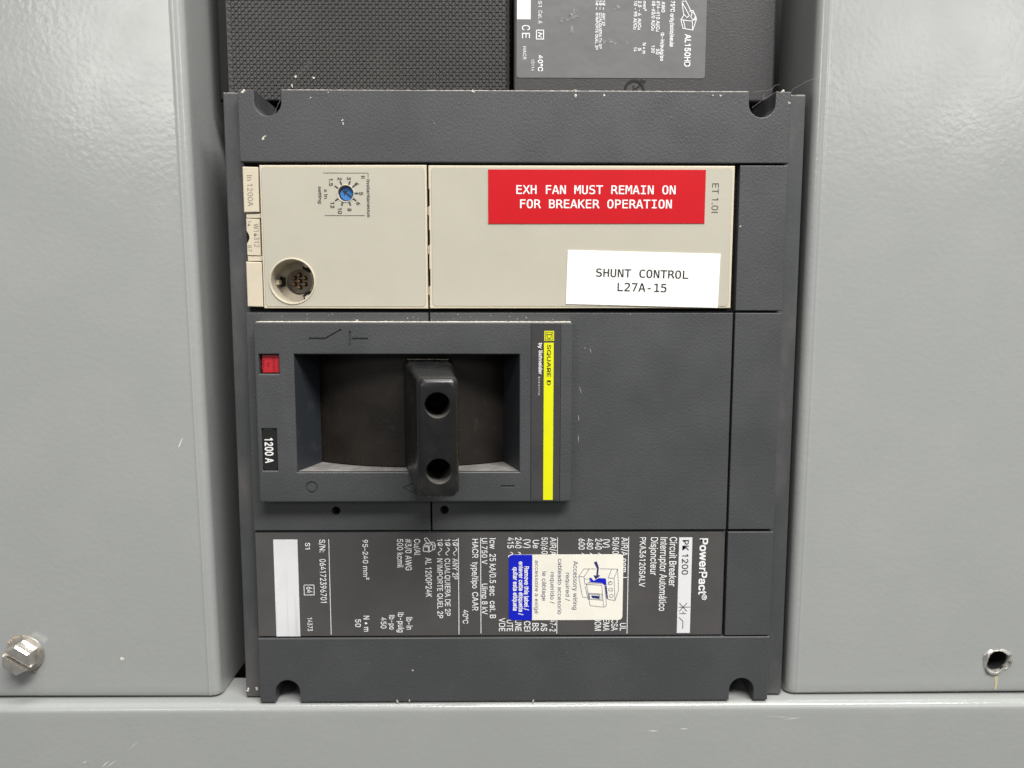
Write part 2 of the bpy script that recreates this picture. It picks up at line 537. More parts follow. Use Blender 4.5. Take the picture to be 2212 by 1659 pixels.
NAMEPLATE2 = [  # string, baseline x, start z, cap height, length, style
    ('Icw', -8.85, -150.44, 2.14, 3.81, 'r'),
    ('25 kA/0.5 sec', -8.88, -156.09, 2.14, 15.15, 'r'),
    ('cat. B', -8.82, -173.11, 2.11, 6.37, 'r'),
    ('415', -2.70, -150.14, 2.23, 3.90, 'r'),
    ('240', 0.06, -150.15, 2.14, 3.90, 'r'),
    ('∼', -2.34, -155.42, 1.56, 2.07, 'r'),
    ('∼', 0.34, -155.43, 1.56, 2.07, 'r'),
    ('(V)', 3.14, -150.84, 2.18, 3.12, 'r'),
    ('Ue', 6.22, -151.08, 2.14, 2.99, 'r'),
    ('50/60', 9.26, -150.17, 2.10, 5.98, 'r'),
    ('AIR/A', 12.25, -150.18, 2.10, 6.58, 'r'),
    ('VDE', -5.63, -179.35, 2.16, 4.94, 'r'),
    ('UTE', -2.88, -180.06, 2.16, 4.23, 'r'),
    ('UNE', 0.10, -180.07, 2.17, 4.23, 'r'),
    ('CEI', 3.26, -180.56, 2.17, 3.77, 'r'),
    ('BS', 6.16, -181.27, 2.21, 2.97, 'r'),
    ('AS', 9.18, -181.28, 2.17, 2.97, 'r'),
    ('947-2', 12.29, -178.95, 2.17, 5.41, 'r'),
    ('600', 22.20, -150.66, 2.14, 3.91, 'r'),
    ('480', 25.06, -150.67, 2.14, 3.91, 'r'),
    ('240', 28.06, -150.68, 2.19, 3.91, 'r'),
    ('∼', 22.61, -155.86, 1.43, 2.03, 'r'),
    ('∼', 25.47, -155.87, 1.43, 2.03, 'r'),
    ('∼', 28.47, -155.88, 1.43, 2.03, 'r'),
    ('(V)', 30.78, -150.91, 2.23, 2.99, 'r'),
    ('50/60', 34.10, -150.23, 2.15, 5.98, 'r'),
    ('AIR/A nom. I', 37.22, -150.24, 2.15, 14.64, 'r'),
    ('UL', 37.14, -181.39, 2.13, 2.83, 'r'),
    ('CSA', 34.10, -180.06, 2.22, 4.15, 'r'),
    ('NEMA', 31.19, -178.41, 2.17, 5.89, 'r'),
    ('NOM', 28.21, -179.24, 2.21, 4.94, 'r'),
    ('PKA36120SALV', 43.62, -150.26, 2.10, 17.90, 'r'),
    ('Disjoncteur', 47.48, -150.27, 2.42, 13.62, 'r'),
    ('Interruptor Automático', 50.81, -150.28, 2.51, 26.70, 'r'),
    ('Circuit Breaker', 54.12, -150.15, 2.46, 17.86, 'r'),
    ('PK 1200', 58.57, -151.22, 2.15, 12.48, 'k'),
    ('PowerPact', 64.73, -150.64, 2.69, 20.40, 'b'),
    ('®', 65.36, -171.04, 2.26, 2.01, 'r'),
]
STICKER = [  # string, baseline x, start z, cap height, length, style
    ('Remove this label /', 3.30, -160.51, 1.49, 15.97, 'w'),
    ('enlever cette étiquette /', 1.36, -158.76, 1.49, 19.48, 'w'),
    ('quitar esta etiqueta', -0.62, -160.79, 1.49, 15.83, 'w'),
    ('accessoire a exigé', 6.99, -158.41, 1.32, 19.34, 'n'),
    ('le câblage', 9.52, -162.46, 1.47, 10.61, 'n'),
    ('requerido /', 12.46, -162.69, 1.47, 11.37, 'n'),
    ('cableado accesorio', 15.03, -157.83, 1.47, 20.15, 'n'),
    ('required /', 17.83, -162.89, 1.43, 10.20, 'n'),
    ('Accessory wiring', 20.43, -158.68, 1.60, 17.63, 'n'),
]
UPPER = [  # string, baseline x, start z, cap height, length, style
    ('HACR', 2.86, 20.87, 1.17, 4.40, 'r'),
    ('15114', 5.78, 16.58, 1.12, 4.02, 'r'),
    ('40°C', 8.23, 17.96, 1.63, 5.49, 'b'),
    ('S1', 8.23, 36.18, 1.21, 1.93, 'r'),
    ('Cat. A', 8.26, 33.04, 1.32, 4.45, 'r'),
    ('1Ø ~', 30.64, 36.53, 0.96, 3.19, 'b'),
    ('1Ø ~', 29.47, 36.53, 0.96, 3.19, 'b'),
    ('1Ø ~', 28.26, 36.52, 0.91, 3.19, 'b'),
    ('ANY 2P', 30.71, 32.28, 0.96, 4.36, 'b'),
    ('CUALQUIERA DE 2P', 29.59, 32.27, 0.96, 12.02, 'b'),
    ("N'IMPORTE QUEL 2P", 28.37, 32.27, 0.91, 12.36, 'b'),
    ('mm²', 45.01, 36.36, 1.02, 3.38, 'b'),
    ('2.5 - 6  Al/Cu', 43.29, 36.35, 1.07, 9.69, 'b'),
    ('10 - 95 Al/Cu', 41.77, 36.35, 1.12, 9.55, 'b'),
    ('N • m', 45.09, 22.28, 1.12, 3.67, 'b'),
    ('5', 43.51, 20.56, 1.07, 0.98, 'b'),
    ('14', 41.88, 20.80, 1.12, 1.52, 'b'),
    ('AWG', 51.47, 36.25, 1.17, 3.72, 'b'),
    ('#14-#10 Al/Cu', 49.71, 36.39, 1.22, 10.33, 'b'),
    ('#8-#3/0 Al/Cu', 48.08, 36.38, 1.17, 9.94, 'b'),
    ('lb-in/pulg/po', 51.47, 25.72, 1.17, 9.54, 'b'),
    ('50', 49.87, 20.20, 1.12, 1.81, 'b'),
    ('120', 48.21, 21.46, 1.12, 2.59, 'b'),
    ('75°C only/solo/seule', 54.66, 36.41, 1.42, 15.41, 'b'),
    ('AL150HD', 59.99, 25.28, 2.04, 11.02, 'b'),
    ('C', 2.53, 28.07, 2.74, 1.75, 'r'),
    ('E', 2.54, 25.45, 2.74, 1.75, 'r'),
]
TRIP = [  # string, baseline x, start z, cap height, length, style
    ('Instantaneous', -49.08, -28.50, 1.05, 12.24, 'k'),
    ('Ii', -50.84, -27.35, 1.24, 0.83, 'k'),
    ('x In', -63.15, -31.65, 1.11, 3.05, 'k'),
    ('setting', -65.02, -30.79, 1.05, 5.53, 'k'),
]
TABS = [  # string, baseline x, start z, cap height, length, style
    ('In 1200A', -88.47, -27.18, 1.76, 9.96, 'm'),
    ('14', -88.90, -41.83, 1.08, 1.78, 'm'),
    ('W14312', -86.97, -42.80, 1.71, 7.65, 'm'),
    ('87', -89.07, -49.80, 1.22, 2.19, 'm'),
]
ET = [  # string, baseline x, start z, cap height, length, style
    ('ET 1.0I', 65.13, -29.48, 2.19, 9.52, 'k'),
]
BUTTON = [  # string, baseline x, start z, cap height, length, style
    ('push', -80.82, -87.04, 0.90, 4.86, 'e'),
    ('to', -82.61, -88.62, 0.73, 1.50, 'e'),
    ('trip', -84.45, -87.68, 0.94, 3.44, 'e'),
]
RATING = [  # string, baseline x, start z, cap height, length, style
    ('1200 A', -84.12, -114.00, 2.62, 8.56, 'b'),
]
BRAND = [  # string, baseline x, start z, cap height, length, style
    ('SQUARE D', 10.46, -82.64, 1.24, 13.51, 'k'),
    ('by', 7.70, -82.09, 1.11, 1.83, 'w'),
    ('Schneider', 7.72, -84.48, 1.11, 8.06, 'w'),
    ('Electric', 7.59, -93.35, 0.60, 6.17, 'w2'),
]

# ------------------------------------------------------------------ the setting: inside of the switchboard
o = pyd('enclosure_back', [(-330, 75, -330), (330, 75, -330), (330, 75, 200), (-330, 75, 200)], [(0, 1, 2, 3)], 'black_void', sharp=0)
o['kind'] = 'structure'


# ------------------------------------------------------------------ grey enamelled sheet metal
def cover(name, side, edge_b, edge_t, far, zb_far, zb_near, label):
    """pan-shaped steel cover: a flat front at y=4, a raised paint bead, a rolled corner and a deep return flange"""
    s = side                                        # +1: its edge faces right, -1: its edge faces left
    prof = [(-4.6, 4.0), (-3.9, 4.0), (-3.55, 3.86), (-3.2, 3.95), (-2.95, 4.1)]
    for i in range(9):
        a = math.radians(90 * i / 8)
        prof.append((-2.9 + 2.9 * math.sin(a), 7.0 - 2.9 * math.cos(a)))
    prof += [(0, 9.5), (0, 39.0), (-1.5, 39.0), (-1.5, 20.0)]
    zr = [(130, 0), (29, 0), (-90, 0), (-205.5, 0), (-207.6, 0.0), (-208.9, 0.18), (-209.6, 0.55), (-210.0, 1.3)]
    vs, fs = [], []
    n = len(prof) + 1
    for (z, dy) in zr:
        t = (z + 210) / 240
        e = edge_b + (edge_t - edge_b) * t
        zz_far = z + (zb_far + 210 if z < -200 else 0)
        zz_near = z + (zb_near + 210 if z < -200 else 0)
        vs.append((far, 4.0 + dy, zz_far))
        for (px, py) in prof:
            vs.append((e + s * px, py + (dy if py < 12 else 0), zz_near))
    for j in range(len(zr) - 1):
        for i in range(n - 1):
            q = (j * n + i, j * n + i + 1, (j + 1) * n + i + 1, (j + 1) * n + i)
            fs.append(q if s > 0 else q[::-1])
    b = (len(zr) - 1) * n                           # bottom return
    i0 = len(vs)
    vs.append((far, 39, zb_far + 0.0))
    vs.append((edge_b + s * -0.6, 39, zb_near))
    fs.append([b + k for k in range(n - 2)] + [i0 + 1, i0])
    root = thing(name, label, 'panel', ((far + edge_b) / 2, 20, -210))
    o = pyd('sheet', vs, fs, 'enamel', root, 30, recalc=False)
    bm = bmesh.new()
    bm.from_mesh(o.data)
    bmesh.ops.recalc_face_normals(bm, faces=bm.faces)
    if sum((f.normal.y * f.calc_area() for f in bm.faces)) > 0:
        bmesh.ops.reverse_faces(bm, faces=bm.faces)
    bm.to_mesh(o.data)
    bm.free()
    return root, o


cl, cl_sheet = cover('enclosure_cover', 1, -106.3, -108.9, -300, -209.3, -210.2,
                     'grey enamelled steel cover left of the breaker, with a hex screw in its corner')
cr, cr_sheet = cover('enclosure_cover', -1, 98.9, 99.9, 300, -209.3, -210.3,
                     'grey enamelled steel cover right of the breaker, with an empty torn screw hole')

# hex screw in the left cover
SX, SZ = -174.4, -193.3
scr = lathe('screw', [(0.3, 4.6), (6.3, 4.2), (6.65, 3.7), (6.5, 3.1), (5.2, 2.75), (4.6, 2.7), (0.3, 2.7)], SX, SZ, 'zinc', cl, 40)
hexr = 5.5
vs = []
for y, r in ((3.0, hexr), (-1.6, hexr), (-2.2, hexr * 0.88)):
    for i in range(6):
        a = math.radians(60 * i + 27)
        vs.append((SX + r * math.cos(a), y, SZ + r * math.sin(a)))
fs = [(i, (i + 1) % 6, 6 + (i + 1) % 6, 6 + i) for i in range(6)] + [(6 + i, 6 + (i + 1) % 6, 12 + (i + 1) % 6, 12 + i) for i in range(6)]
fs += [tuple(range(12, 18)), tuple(range(5, -1, -1))]
head = pyd('screw_head', vs, fs, 'zinc', scr, 25)
a = math.radians(-33)
d, nn = Vector((math.cos(a), 0, math.sin(a))), Vector((-math.sin(a), 0, math.cos(a)))
cen = Vector((SX, 0, SZ))
vs = [tuple(cen + d * (i * 9) + nn * (j * 0.95) + Vector((0, k, 0))) for i in (-1, 1) for j in (-1, 1) for k in (-6, -0.2)]
cut = pyd('slot', vs, [(0, 1, 3, 2), (4, 6, 7, 5), (0, 4, 5, 1), (2, 3, 7, 6), (0, 2, 6, 4), (1, 5, 7, 3)], None, None, 0)
boolean(head, [cut])
rng = random.Random(3)
bm = bmesh.new()
for k in range(70):                                 # grit and rust caked round the flange, thickest at the upper left
    t = math.radians(rng.gauss(118, 32) if k < 52 else rng.gauss(-62, 14))
    r = 6.25 + 0.3 * rng.gauss(0, 1)
    g = bmesh.ops.create_icosphere(bm, subdivisions=1, radius=rng.uniform(0.2, 0.6))
    for v in g['verts']:
        v.co *= 0.6 + 0.8 * rng.random()
        v.co.y *= 0.6
        v.co = (v.co + Vector((SX + r * math.cos(t), 3.5, SZ + r * math.sin(t)))) * K
me = bpy.data.meshes.new('rust_grit')
bm.to_mesh(me)
bm.free()
rg = link('rust_grit', me, 'rust', scr, 60)
rg['kind'] = 'stuff'

# empty screw hole in the right cover
HX, HZ = 174.9, -197.7
vs, fs = [], []
for y in (-5, 11):
    for i in range(28):
        t = 2 * math.pi * i / 28
        r = 3.75 + 0.35 * math.cos(2 * (t - 0.7)) + 0.12 * rng.random()
        vs.append((HX + r * math.cos(t), y, HZ + r * math.sin(t)))
fs = [(i, (i + 1) % 28, 28 + (i + 1) % 28, 28 + i) for i in range(28)] + [tuple(range(28)), tuple(range(55, 27, -1))]
cut = pyd('cutter', vs, fs, None, None, 0)
boolean(cr_sheet, [cut])
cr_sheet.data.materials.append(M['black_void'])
for pg in cr_sheet.data.polygons:                    # cut walls behind the hole blackened to stand for shade
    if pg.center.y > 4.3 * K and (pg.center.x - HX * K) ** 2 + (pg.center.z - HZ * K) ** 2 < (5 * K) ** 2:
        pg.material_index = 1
vs, fs = [], []
n = 44
for k, (r0, y) in enumerate(((5.2, 3.95), (4.8, 3.5), (4.2, 3.3), (3.75, 4.0), (3.72, 4.9))):
    for i in range(n):
        t = 2 * math.pi * i / n
        wob = (0.4 * rng.random() - 0.15 + 0.35 * math.sin(3 * t + k)) if k < 3 else 0
        r = r0 + 0.3 * math.cos(2 * (t - 0.7)) + wob
        if k < 3 and 0.6 < t < 2.1:
            r -= 0.5 * (3 - k) / 3
        vs.append((HX + r * math.cos(t), y - (0.25 * rng.random() if 0 < k < 3 else 0), HZ + r * math.sin(t)))
for k in range(4):
    for i in range(n):
        fs.append((k * n + i, k * n + (i + 1) % n, (k + 1) * n + (i + 1) % n, (k + 1) * n + i))
pyd('torn_hole_edge', vs, fs, 'torn', cr, 50)
vs = [(HX - 5.4, 3.9, HZ + 0.5), (HX - 4.0, 3.2, HZ - 0.5), (HX - 4.6, 2.6, HZ + 3.6), (HX - 4.2, 3.6, HZ + 3.2)]
pyd('metal_burr', vs, [(0, 1, 2), (1, 3, 2), (0, 2, 3), (0, 3, 1)], 'torn', cr, 0)
poly('drip_mark', [(174.2, -203.6), (175.9, -203.7), (175.6, -206.3), (175.3, -208.2), (174.5, -208.9), (174.7, -206.8)], 3.93, 'drip', cr)
lathe('tapped_hole', [(6, 11), (6, 24), (0.5, 24)], HX, HZ, 'black_void', cr, 24)  # black lining stands for the shade deep in the hole

# lower channel with a rolled top edge
prof = [(19, -213.5), (19, -210.75), (6, -210.75), (3.5, -210.75)]
for i in range(9):
    a = math.radians(90 * i / 8)
    prof.append((1.6 - 2.6 * math.sin(a), -213.3 + 2.6 * math.cos(a)))
prof += [(-1.0, -215.5), (-1.0, -330)]
vs, fs = [], []
xs = [-330, -200, -120, -60, 0, 60, 120, 200, 330]
for x in xs:
    for (y, z) in prof:
        vs.append((x, y, z + 0.05 * math.sin(x * 0.03)))
n = len(prof)
for j in range(len(xs) - 1):
    for i in range(n - 1):
        fs.append((j * n + i, j * n + i + 1, (j + 1) * n + i + 1, (j + 1) * n + i))
ch = tag(pyd('enclosure_channel', vs, fs, 'enamel', None, 40), 'long grey steel channel running under the breaker and both covers', 'channel')
SCR = [(-153.9, -232.0, -152.3, -231.1), (-147.5, -233.8, -144.3, -230.9), (-145.8, -233.8, -141.6, -230.7), (-137.9, -227.2, -133.1, -223.4),
       (47.3, -220.9, 51.6, -221.0), (58.6, -220.1, 62.5, -220.3), (86.8, -215.5, 103.8, -216.3), (96, -216.9, 103, -216.2)]
for k, (x0, z0, x1, z1) in enumerate(SCR):
    d = Vector((x1 - x0, z1 - z0)).normalized()
    hw = (0.22, 0.2, 0.16, 0.09, 0.22, 0.2, 0.07, 0.12)[k]
    poly('scratch', [(x0, z0), ((x0 + x1) / 2 - d.y * hw, (z0 + z1) / 2 + d.x * hw), (x1, z1), ((x0 + x1) / 2 + d.y * hw, (z0 + z1) / 2 - d.x * hw)],
         -1.03, 'scratch', ch)
poly('scratch', [(-117.0, -118.8), (-115.4, -115.6), (-115.1, -115.5), (-116.4, -118.6)], 3.96, 'scratch', cl)

# ------------------------------------------------------------------ the big breaker
BR = thing('circuit_breaker', 'large charcoal circuit breaker with beige trip unit and black toggle handle', 'circuit breaker', (0, 20, -210))


def notched(x0, x1, z0, z1, top=True, bottom=True, r=4.35):
    """rectangle with two half-round screw slots in its top and/or bottom edge"""
    def arc(cx, zc, up):
        p = []
        for i in range(13):
            a = math.pi * i / 12
            p.append((cx + r * math.cos(a) * (1 if not up else -1), zc + (r if not up else -r) * math.sin(a)))
        return p
    p = []
    # bottom edge, right to left is reversed below: walk counter-clockwise from bottom left
    p.append((x0, z0))
    if bottom:
        for cx in (-80.6, 80.9):
            p += [(cx - r, z0)] + arc(cx, z0 + 3.8, False)[::-1] + [(cx + r, z0)]
    p.append((x1, z0))
    p.append((x1, z1))
    if top:
        for cx in (80.9, -80.8):
            p += [(cx + r, z1)] + arc(cx, z1 - 3.9, True)[::-1] + [(cx - r, z1)]
    p.append((x0, z1))
    return p


WIN = (-73.4, 1.3, -125.6, -85.9)                    # handle window in the escutcheon
body_win = rect(-74.0, 2.0, -127.0, -85.0)
plate('housing', [notched(-96.7, 96.7, -210, 0), body_win, circ(-74.45, -61.75, 7.9), circ(-56.1, -33.0, 3.2)], 4.0, 60, 0.4, 'slate_dirty', BR)
plate('top_band', [notched(-90.5, 90.3, -22.9, 0, True, False)], 0, 4.2, 0.3, 'slate', BR)
plate('bottom_band', [notched(-90.4, 90.3, -210, -186.4, False, True)], 0, 4.2, 0.35, 'slate', BR)
for z0, z1 in ((-71.4, -23.6), (-147.3, -72.2), (-185.9, -148.2)):
    plate('side_block', [rect(74.3, 90.15, z0, z1)], 0.05, 4.2, 0.25, 'slate', BR)
# cover plates round the handle, parted by a narrow vertical joint
plate('cover_plate', [[(-90.4, -147.3), (-29.3, -147.3), (-29.3, -129), (-76, -129), (-76, -84), (-29.3, -84), (-29.3, -72.2), (-90.4, -72.2)],
                      circ(-61.9, -140.35, 1.45, 24)], 0.0, 4.2, 0.2, 'slate', BR)
plate('cover_plate', [[(-28.7, -147.3), (73.5, -147.3), (73.5, -72.2), (-28.7, -72.2), (-28.7, -84), (4, -84), (4, -129), (-28.7, -129)],
                      circ(-24.45, -140.15, 1.45, 24)], 0.0, 4.2, 0.2, 'slate', BR)
for hx, hz in ((-61.9, -140.35), (-24.45, -140.15)):
    lathe('pilot_hole', [(1.6, 3.0), (1.6, 3.9), (0.3, 3.9)], hx, hz, 'black_void', BR, 20)
plate('label_seat', [rect(-90.4, 73.5, -185.9, -148.0)], 0.85, 4.2, 0.1, 'slate_dirty', BR)

# ---- trip unit
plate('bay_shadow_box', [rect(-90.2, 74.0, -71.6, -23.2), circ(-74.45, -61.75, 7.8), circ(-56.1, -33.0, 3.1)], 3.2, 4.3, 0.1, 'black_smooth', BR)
tz = BR
tp = plate('trip_unit_plate', [[(-84.25, -70.75), (-29.35, -70.85), (-29.35, -23.75), (-84.25, -23.95)], circ(-74.45, -61.75, 7.45, 56), circ(-56.1, -33.0, 2.75, 36)],
           0.0, 3.6, 0.25, 'beige_frame', tz)
film('overlay_film', [rr(-83.6, -30.15, -70.15, -24.75, 1.1), circ(-74.45, -61.75, 7.4, 56), circ(-56.1, -33.0, 2.7, 36)], -0.12, 'beige_film', tp, 0.3)
ribbon('film_edge_shade', [(lambda p: p + p[:1])(rr(-83.6, -30.15, -70.15, -24.75, 1.1))], 0.14, -0.05, 'mark_edge_shade', tp)  # shade of the gap round the film, drawn as a darker line
cv_out = [(-28.75, -70.75), (72.55, -70.6), (72.55, -23.8), (-28.75, -23.9)]
for z1, z0 in ((-31.5, -37.0), (-45.0, -49.7), (-57.7, -63.3)):
    cv_out += [(-28.75, z1), (-28.5, z1), (-28.5, z0), (-28.75, z0)]
cv = plate('trip_unit_cover', [cv_out], -0.1, 3.6, 0.25, 'beige_frame', tz)
film('overlay_film', [rr(-27.75, 71.65, -69.95, -24.75, 1.1)], -0.22, 'beige_film', cv, 0.2)
for z1, z0 in ((-31.5, -37.0), (-45.0, -49.7), (-57.7, -63.3)):
    plate('hinge_knuckle', [rect(-29.2, -28.85, z0 - 3.0, z0 - 0.3)], 0.4, 3.4, 0.1, 'beige_frame', cv)
# rating plug strip at the left
ribbon('film_edge_shade', [(lambda p: p + p[:1])(rr(-27.75, 71.65, -69.95, -24.75, 1.1))], 0.14, -0.15, 'mark_edge_shade', cv)  # gap shade painted round the cover film as well
plate('rating_plug', [[(-89.9, -39.2), (-84.9, -39.1), (-84.7, -24.5), (-89.9, -24.4)]], 0.3, 3.6, 0.3, 'beige_frame', tz)
plate('plug_clip', [rect(-89.4, -84.5, -41.0, -39.5)], 0.9, 3.6, 0.2, 'beige_frame', tz)
pl = [(-89.4, -53.2), (-84.95, -53.3), (-84.95, -41.3), (-89.4, -41.15), (-89.4, -45.2)]
pl += [(-89.4 + 0.85 * math.sin(math.pi * i / 8), -45.2 - 4.1 * i / 8) for i in range(1, 8)] + [(-89.4, -49.3)]
plate('plug_tag', [pl], 0.7, 3.6, 0.15, 'beige_frame', tz)
plate('plug_clip', [rect(-89.4, -84.45, -55.1, -53.45)], 0.9, 3.6, 0.2, 'beige_frame', tz)
plate('rating_plug', [[(-89.85, -70.2), (-84.6, -70.3), (-84.6, -55.45), (-89.85, -55.3)]], 0.3, 3.6, 0.3, 'beige_frame', tz)
for (s, x, z, cap, ln, st), y in zip(TABS, (0.26, 0.66, 0.66, 0.66)):
    lettering(s, x, z, cap, ln, y, 'mark_edge_shade', tz, weight=0.0)

# test socket
so = lathe('test_socket', [(7.1, 0.3), (6.95, 2.2), (6.85, 8.0), (4.5, 8.0), (4.4, 8.3), (4.35, 11.2), (0.3, 11.2)],
           -74.45, -61.75, 'beige_dark', tz, 56)
lathe('socket_lip', [(7.75, -0.1), (7.6, -0.45), (7.3, -0.45), (7.15, 0.0), (7.05, 1.2)], -74.45, -61.75, 'beige_frame', so, 56)
lathe('socket_insert', [(4.3, 9.0), (4.2, 10.6), (0.3, 10.6)], -74.5, -61.5, 'socket_in', so, 40)
for k in range(7):
    px, pz = -74.8, -61.45
    if k:
        a = math.radians(60 * k + 30)
        px += 2.1 * math.cos(a)
        pz += 2.1 * math.sin(a)
    lathe('pin_well', [(0.82, 10.58), (0.82, 10.5), (0.3, 10.5)], px, pz, 'black_void', so, 18)
    lathe('pin', [(0.52, 10.5), (0.52, 9.2), (0.38, 8.9), (0.1, 8.8)], px, pz, 'brass', so, 14)
for k, a0 in enumerate((180, 57, -57)):
    vs = []
    for y in (7.9, 7.7):
        for r in (4.7, 6.6):
            for da in (-17, 17):
                a = math.radians(a0 + da)
                vs.append((-74.45 + r * math.cos(a), y, -61.75 + r * math.sin(a)))
    pyd('key_slot', vs, [(4, 5, 7, 6), (0, 1, 5, 4), (2, 6, 7, 3), (0, 4, 6, 2), (1, 3, 7, 5)], 'black_void', so, 0)
    vs = []
    for y in (7.6, 4.2):
        for r in (5.9, 6.95):
            for da in (-7, 7):
                a = math.radians(a0 + da + 2)
                vs.append((-74.45 + r * math.cos(a), y, -61.75 + r * math.sin(a)))
    pyd('key_rib', vs, [(4, 5, 7, 6), (0, 1, 5, 4), (2, 6, 7, 3), (0, 4, 6, 2), (1, 3, 7, 5)], 'beige_frame', so, 0)

# adjustment dial
dl = lathe('dial_bezel', [(2.95, -0.1), (2.85, -0.32), (2.65, -0.3), (2.55, 0.2), (2.5, 3.0), (0.3, 3.0)], -56.1, -33.0, 'beige_frame', tz, 40)
kn = lathe('dial_knob', [(2.25, 2.9), (2.25, 1.2), (2.05, 1.0), (0.3, 1.0)], -55.95, -33.0, 'dial', dl, 36)
a = math.atan2(-31.85 + 33.95, -57.15 + 54.5)
d, nn = Vector((math.cos(a), math.sin(a))), Vector((-math.sin(a), math.cos(a)))
c0 = Vector((-55.95, -33.0))
pts = [c0 - d * 1.95 + nn * 0.27, c0 + d * 0.45 + nn * 0.27, c0 + d * 0.1 + nn * 1.0, c0 + d * 1.65, c0 + d * 0.1 - nn * 1.0, c0 + d * 0.45 - nn * 0.27, c0 - d * 1.95 - nn * 0.27]
poly('dial_arrow', [tuple(p) for p in pts][::-1], 0.95, 'black_print', kn)
DN = [('1.5', -60.82, -29.4), ('2', -57.95, -28.33), ('3', -54.91, -28.2), ('4', -52.26, -29.95), ('5', -50.95, -33.07), ('6', -51.97, -36.29),
      ('8', -54.9, -38.3), ('10', -58.1, -38.66), ('12', -60.52, -36.79)]
for s, x, z in DN:
    ln = {1: 0.95, 2: 2.0, 3: 2.45}[len(s)]
    lettering(s, x - 0.62, z + ln / 2, 1.24, ln, -0.17, 'black_print', tp, weight=0.03)
runs = []
for a in (146, 114, 68, 40, 0, -35, -68, -109, -145):
    t = math.radians(a)
    runs.append([(-56.1 + 2.95 * math.cos(t), -33.0 + 2.95 * math.sin(t)), (-56.1 + 4.1 * math.cos(t), -33.0 + 4.1 * math.sin(t))])
ribbon('dial_ticks', runs, 0.52, -0.17, 'grey_print', tp)
ribbon('scale_bracket', [[(-63.2, -26.45), (-48.55, -26.45), (-48.55, -28.0)], [(-63.1, -40.2), (-50.0, -40.2)]], 0.16, -0.17, 'black_print', tp)
for s, x, z, cap, ln, st in TRIP:
    lettering(s, x, z, cap, ln, -0.17, 'black_print', tp, weight=0.018)
for s, x, z, cap, ln, st in ET:
    lettering(s, x, z, cap, ln, -0.27, 'grey_print', cv)

# ---- escutcheon round the handle
es = plate('escutcheon', [rr(-86.4, 18.95, -135.95, -75.2, 0.9, 3), rect(*WIN), rect(-85.0, -78.45, -92.4, -85.9), rect(-84.95, -80.05, -125.1, -110.85)],
           -5.0, 0.3, 0.5, 'slate', BR, 3)
x0, x1, z0, z1 = WIN
D = 10.0
vs = [(x0, -4.6, z0), (x1, -4.6, z0), (x1, -4.6, z1), (x0, -4.6, z1), (-68.7, D, z0), (-3.95, D, z0), (-3.95, D, z1), (-68.7, D, z1)]
i, j = 0, 0
pyd('bezel_wall', [vs[0], vs[3], vs[7], vs[4], (-74.0, D, z1), (-74.0, D, z0)], [(0, 1, 2, 3), (3, 2, 4, 5)], 'bezel', es, 0, recalc=False)
pyd('bezel_wall', [vs[1], vs[2], vs[6], vs[5], (1.9, D, z1), (1.9, D, z0)], [(3, 2, 1, 0), (5, 4, 2, 3)], 'bezel', es, 0, recalc=False)
pyd('bezel_top', [(x1 - 0.1, -4.35, z1 - 0.12), (x0 + 0.1, -4.35, z1 - 0.12), (x0 + 0.1, 30, z1 - 0.12), (x1 - 0.1, 30, z1 - 0.12)], [(0, 1, 2, 3)], 'bezel', es, 0, recalc=False)
pyd('bezel_sill', [(x0 + 0.1, -4.35, z0 + 0.18), (x1 - 0.1, -4.35, z0 + 0.18), (x1 - 0.1, 30, z0 + 0.18), (x0 + 0.1, 30, z0 + 0.18)], [(0, 1, 2, 3)], 'sill', es, 0, recalc=False)
# handle drum
R, cx, cy = 61.4, -36.3, 62.6
vs, fs = [], []
for i in range(41):
    a = math.radians(-36 + 72 * i / 40)
    for z in (z0 + 0.55, z1 - 0.35):
        vs.append((cx + R * math.sin(a), cy - R * math.cos(a), z))
for i in range(40):
    fs.append((2 * i, 2 * i + 2, 2 * i + 3, 2 * i + 1))
n0 = len(vs)
vs += [(cx, cy, z0 + 0.55), (cx, cy, z1 - 0.35)]
fs += [(2 * i, n0, 2 * i + 2) for i in range(40)] + [(2 * i + 1, 2 * i + 3, n0 + 1) for i in range(40)]
pyd('handle_drum', vs, fs, 'drum', BR, 30)
# toggle handle: tapers from the drum to a flat nose with two holes
def hring(xa, xb, za, zb, y, r, n=5):
    return [(x, y, z) for x, z in rr(xa, xb, za, zb, r, n)]
rings = [hring(-38.6, -21.3, -125.4, -87.4, 4.0, 2.2), hring(-38.0, -21.4, -125.3, -88.0, 1.0, 2.0), hring(-36.6, -20.9, -125.3, -88.6, -4.0, 1.9),
         hring(-31.2, -18.3, -126.6, -90.3, -28.0, 1.8),
         hring(-30.2, -17.5, -127.0, -90.6, -31.0, 2.0), hring(-29.8, -17.6, -126.9, -90.9, -32.6, 2.1), hring(-29.2, -18.1, -126.4, -91.5, -33.6, 2.1), hring(-28.2, -19.0, -125.5, -92.4, -34.0, 2.0)]
vs = [v for r in rings for v in r]
n = len(rings[0])
fs = []
for j in range(len(rings) - 1):
    for i in range(n):
        fs.append((j * n + i, j * n + (i + 1) % n, (j + 1) * n + (i + 1) % n, (j + 1) * n + i))
fs += [tuple(range(n)), tuple(range(len(vs) - 1, len(vs) - n - 1, -1))]
hd = pyd('toggle_handle', vs, fs, 'handle', BR, 50)
cutters = []
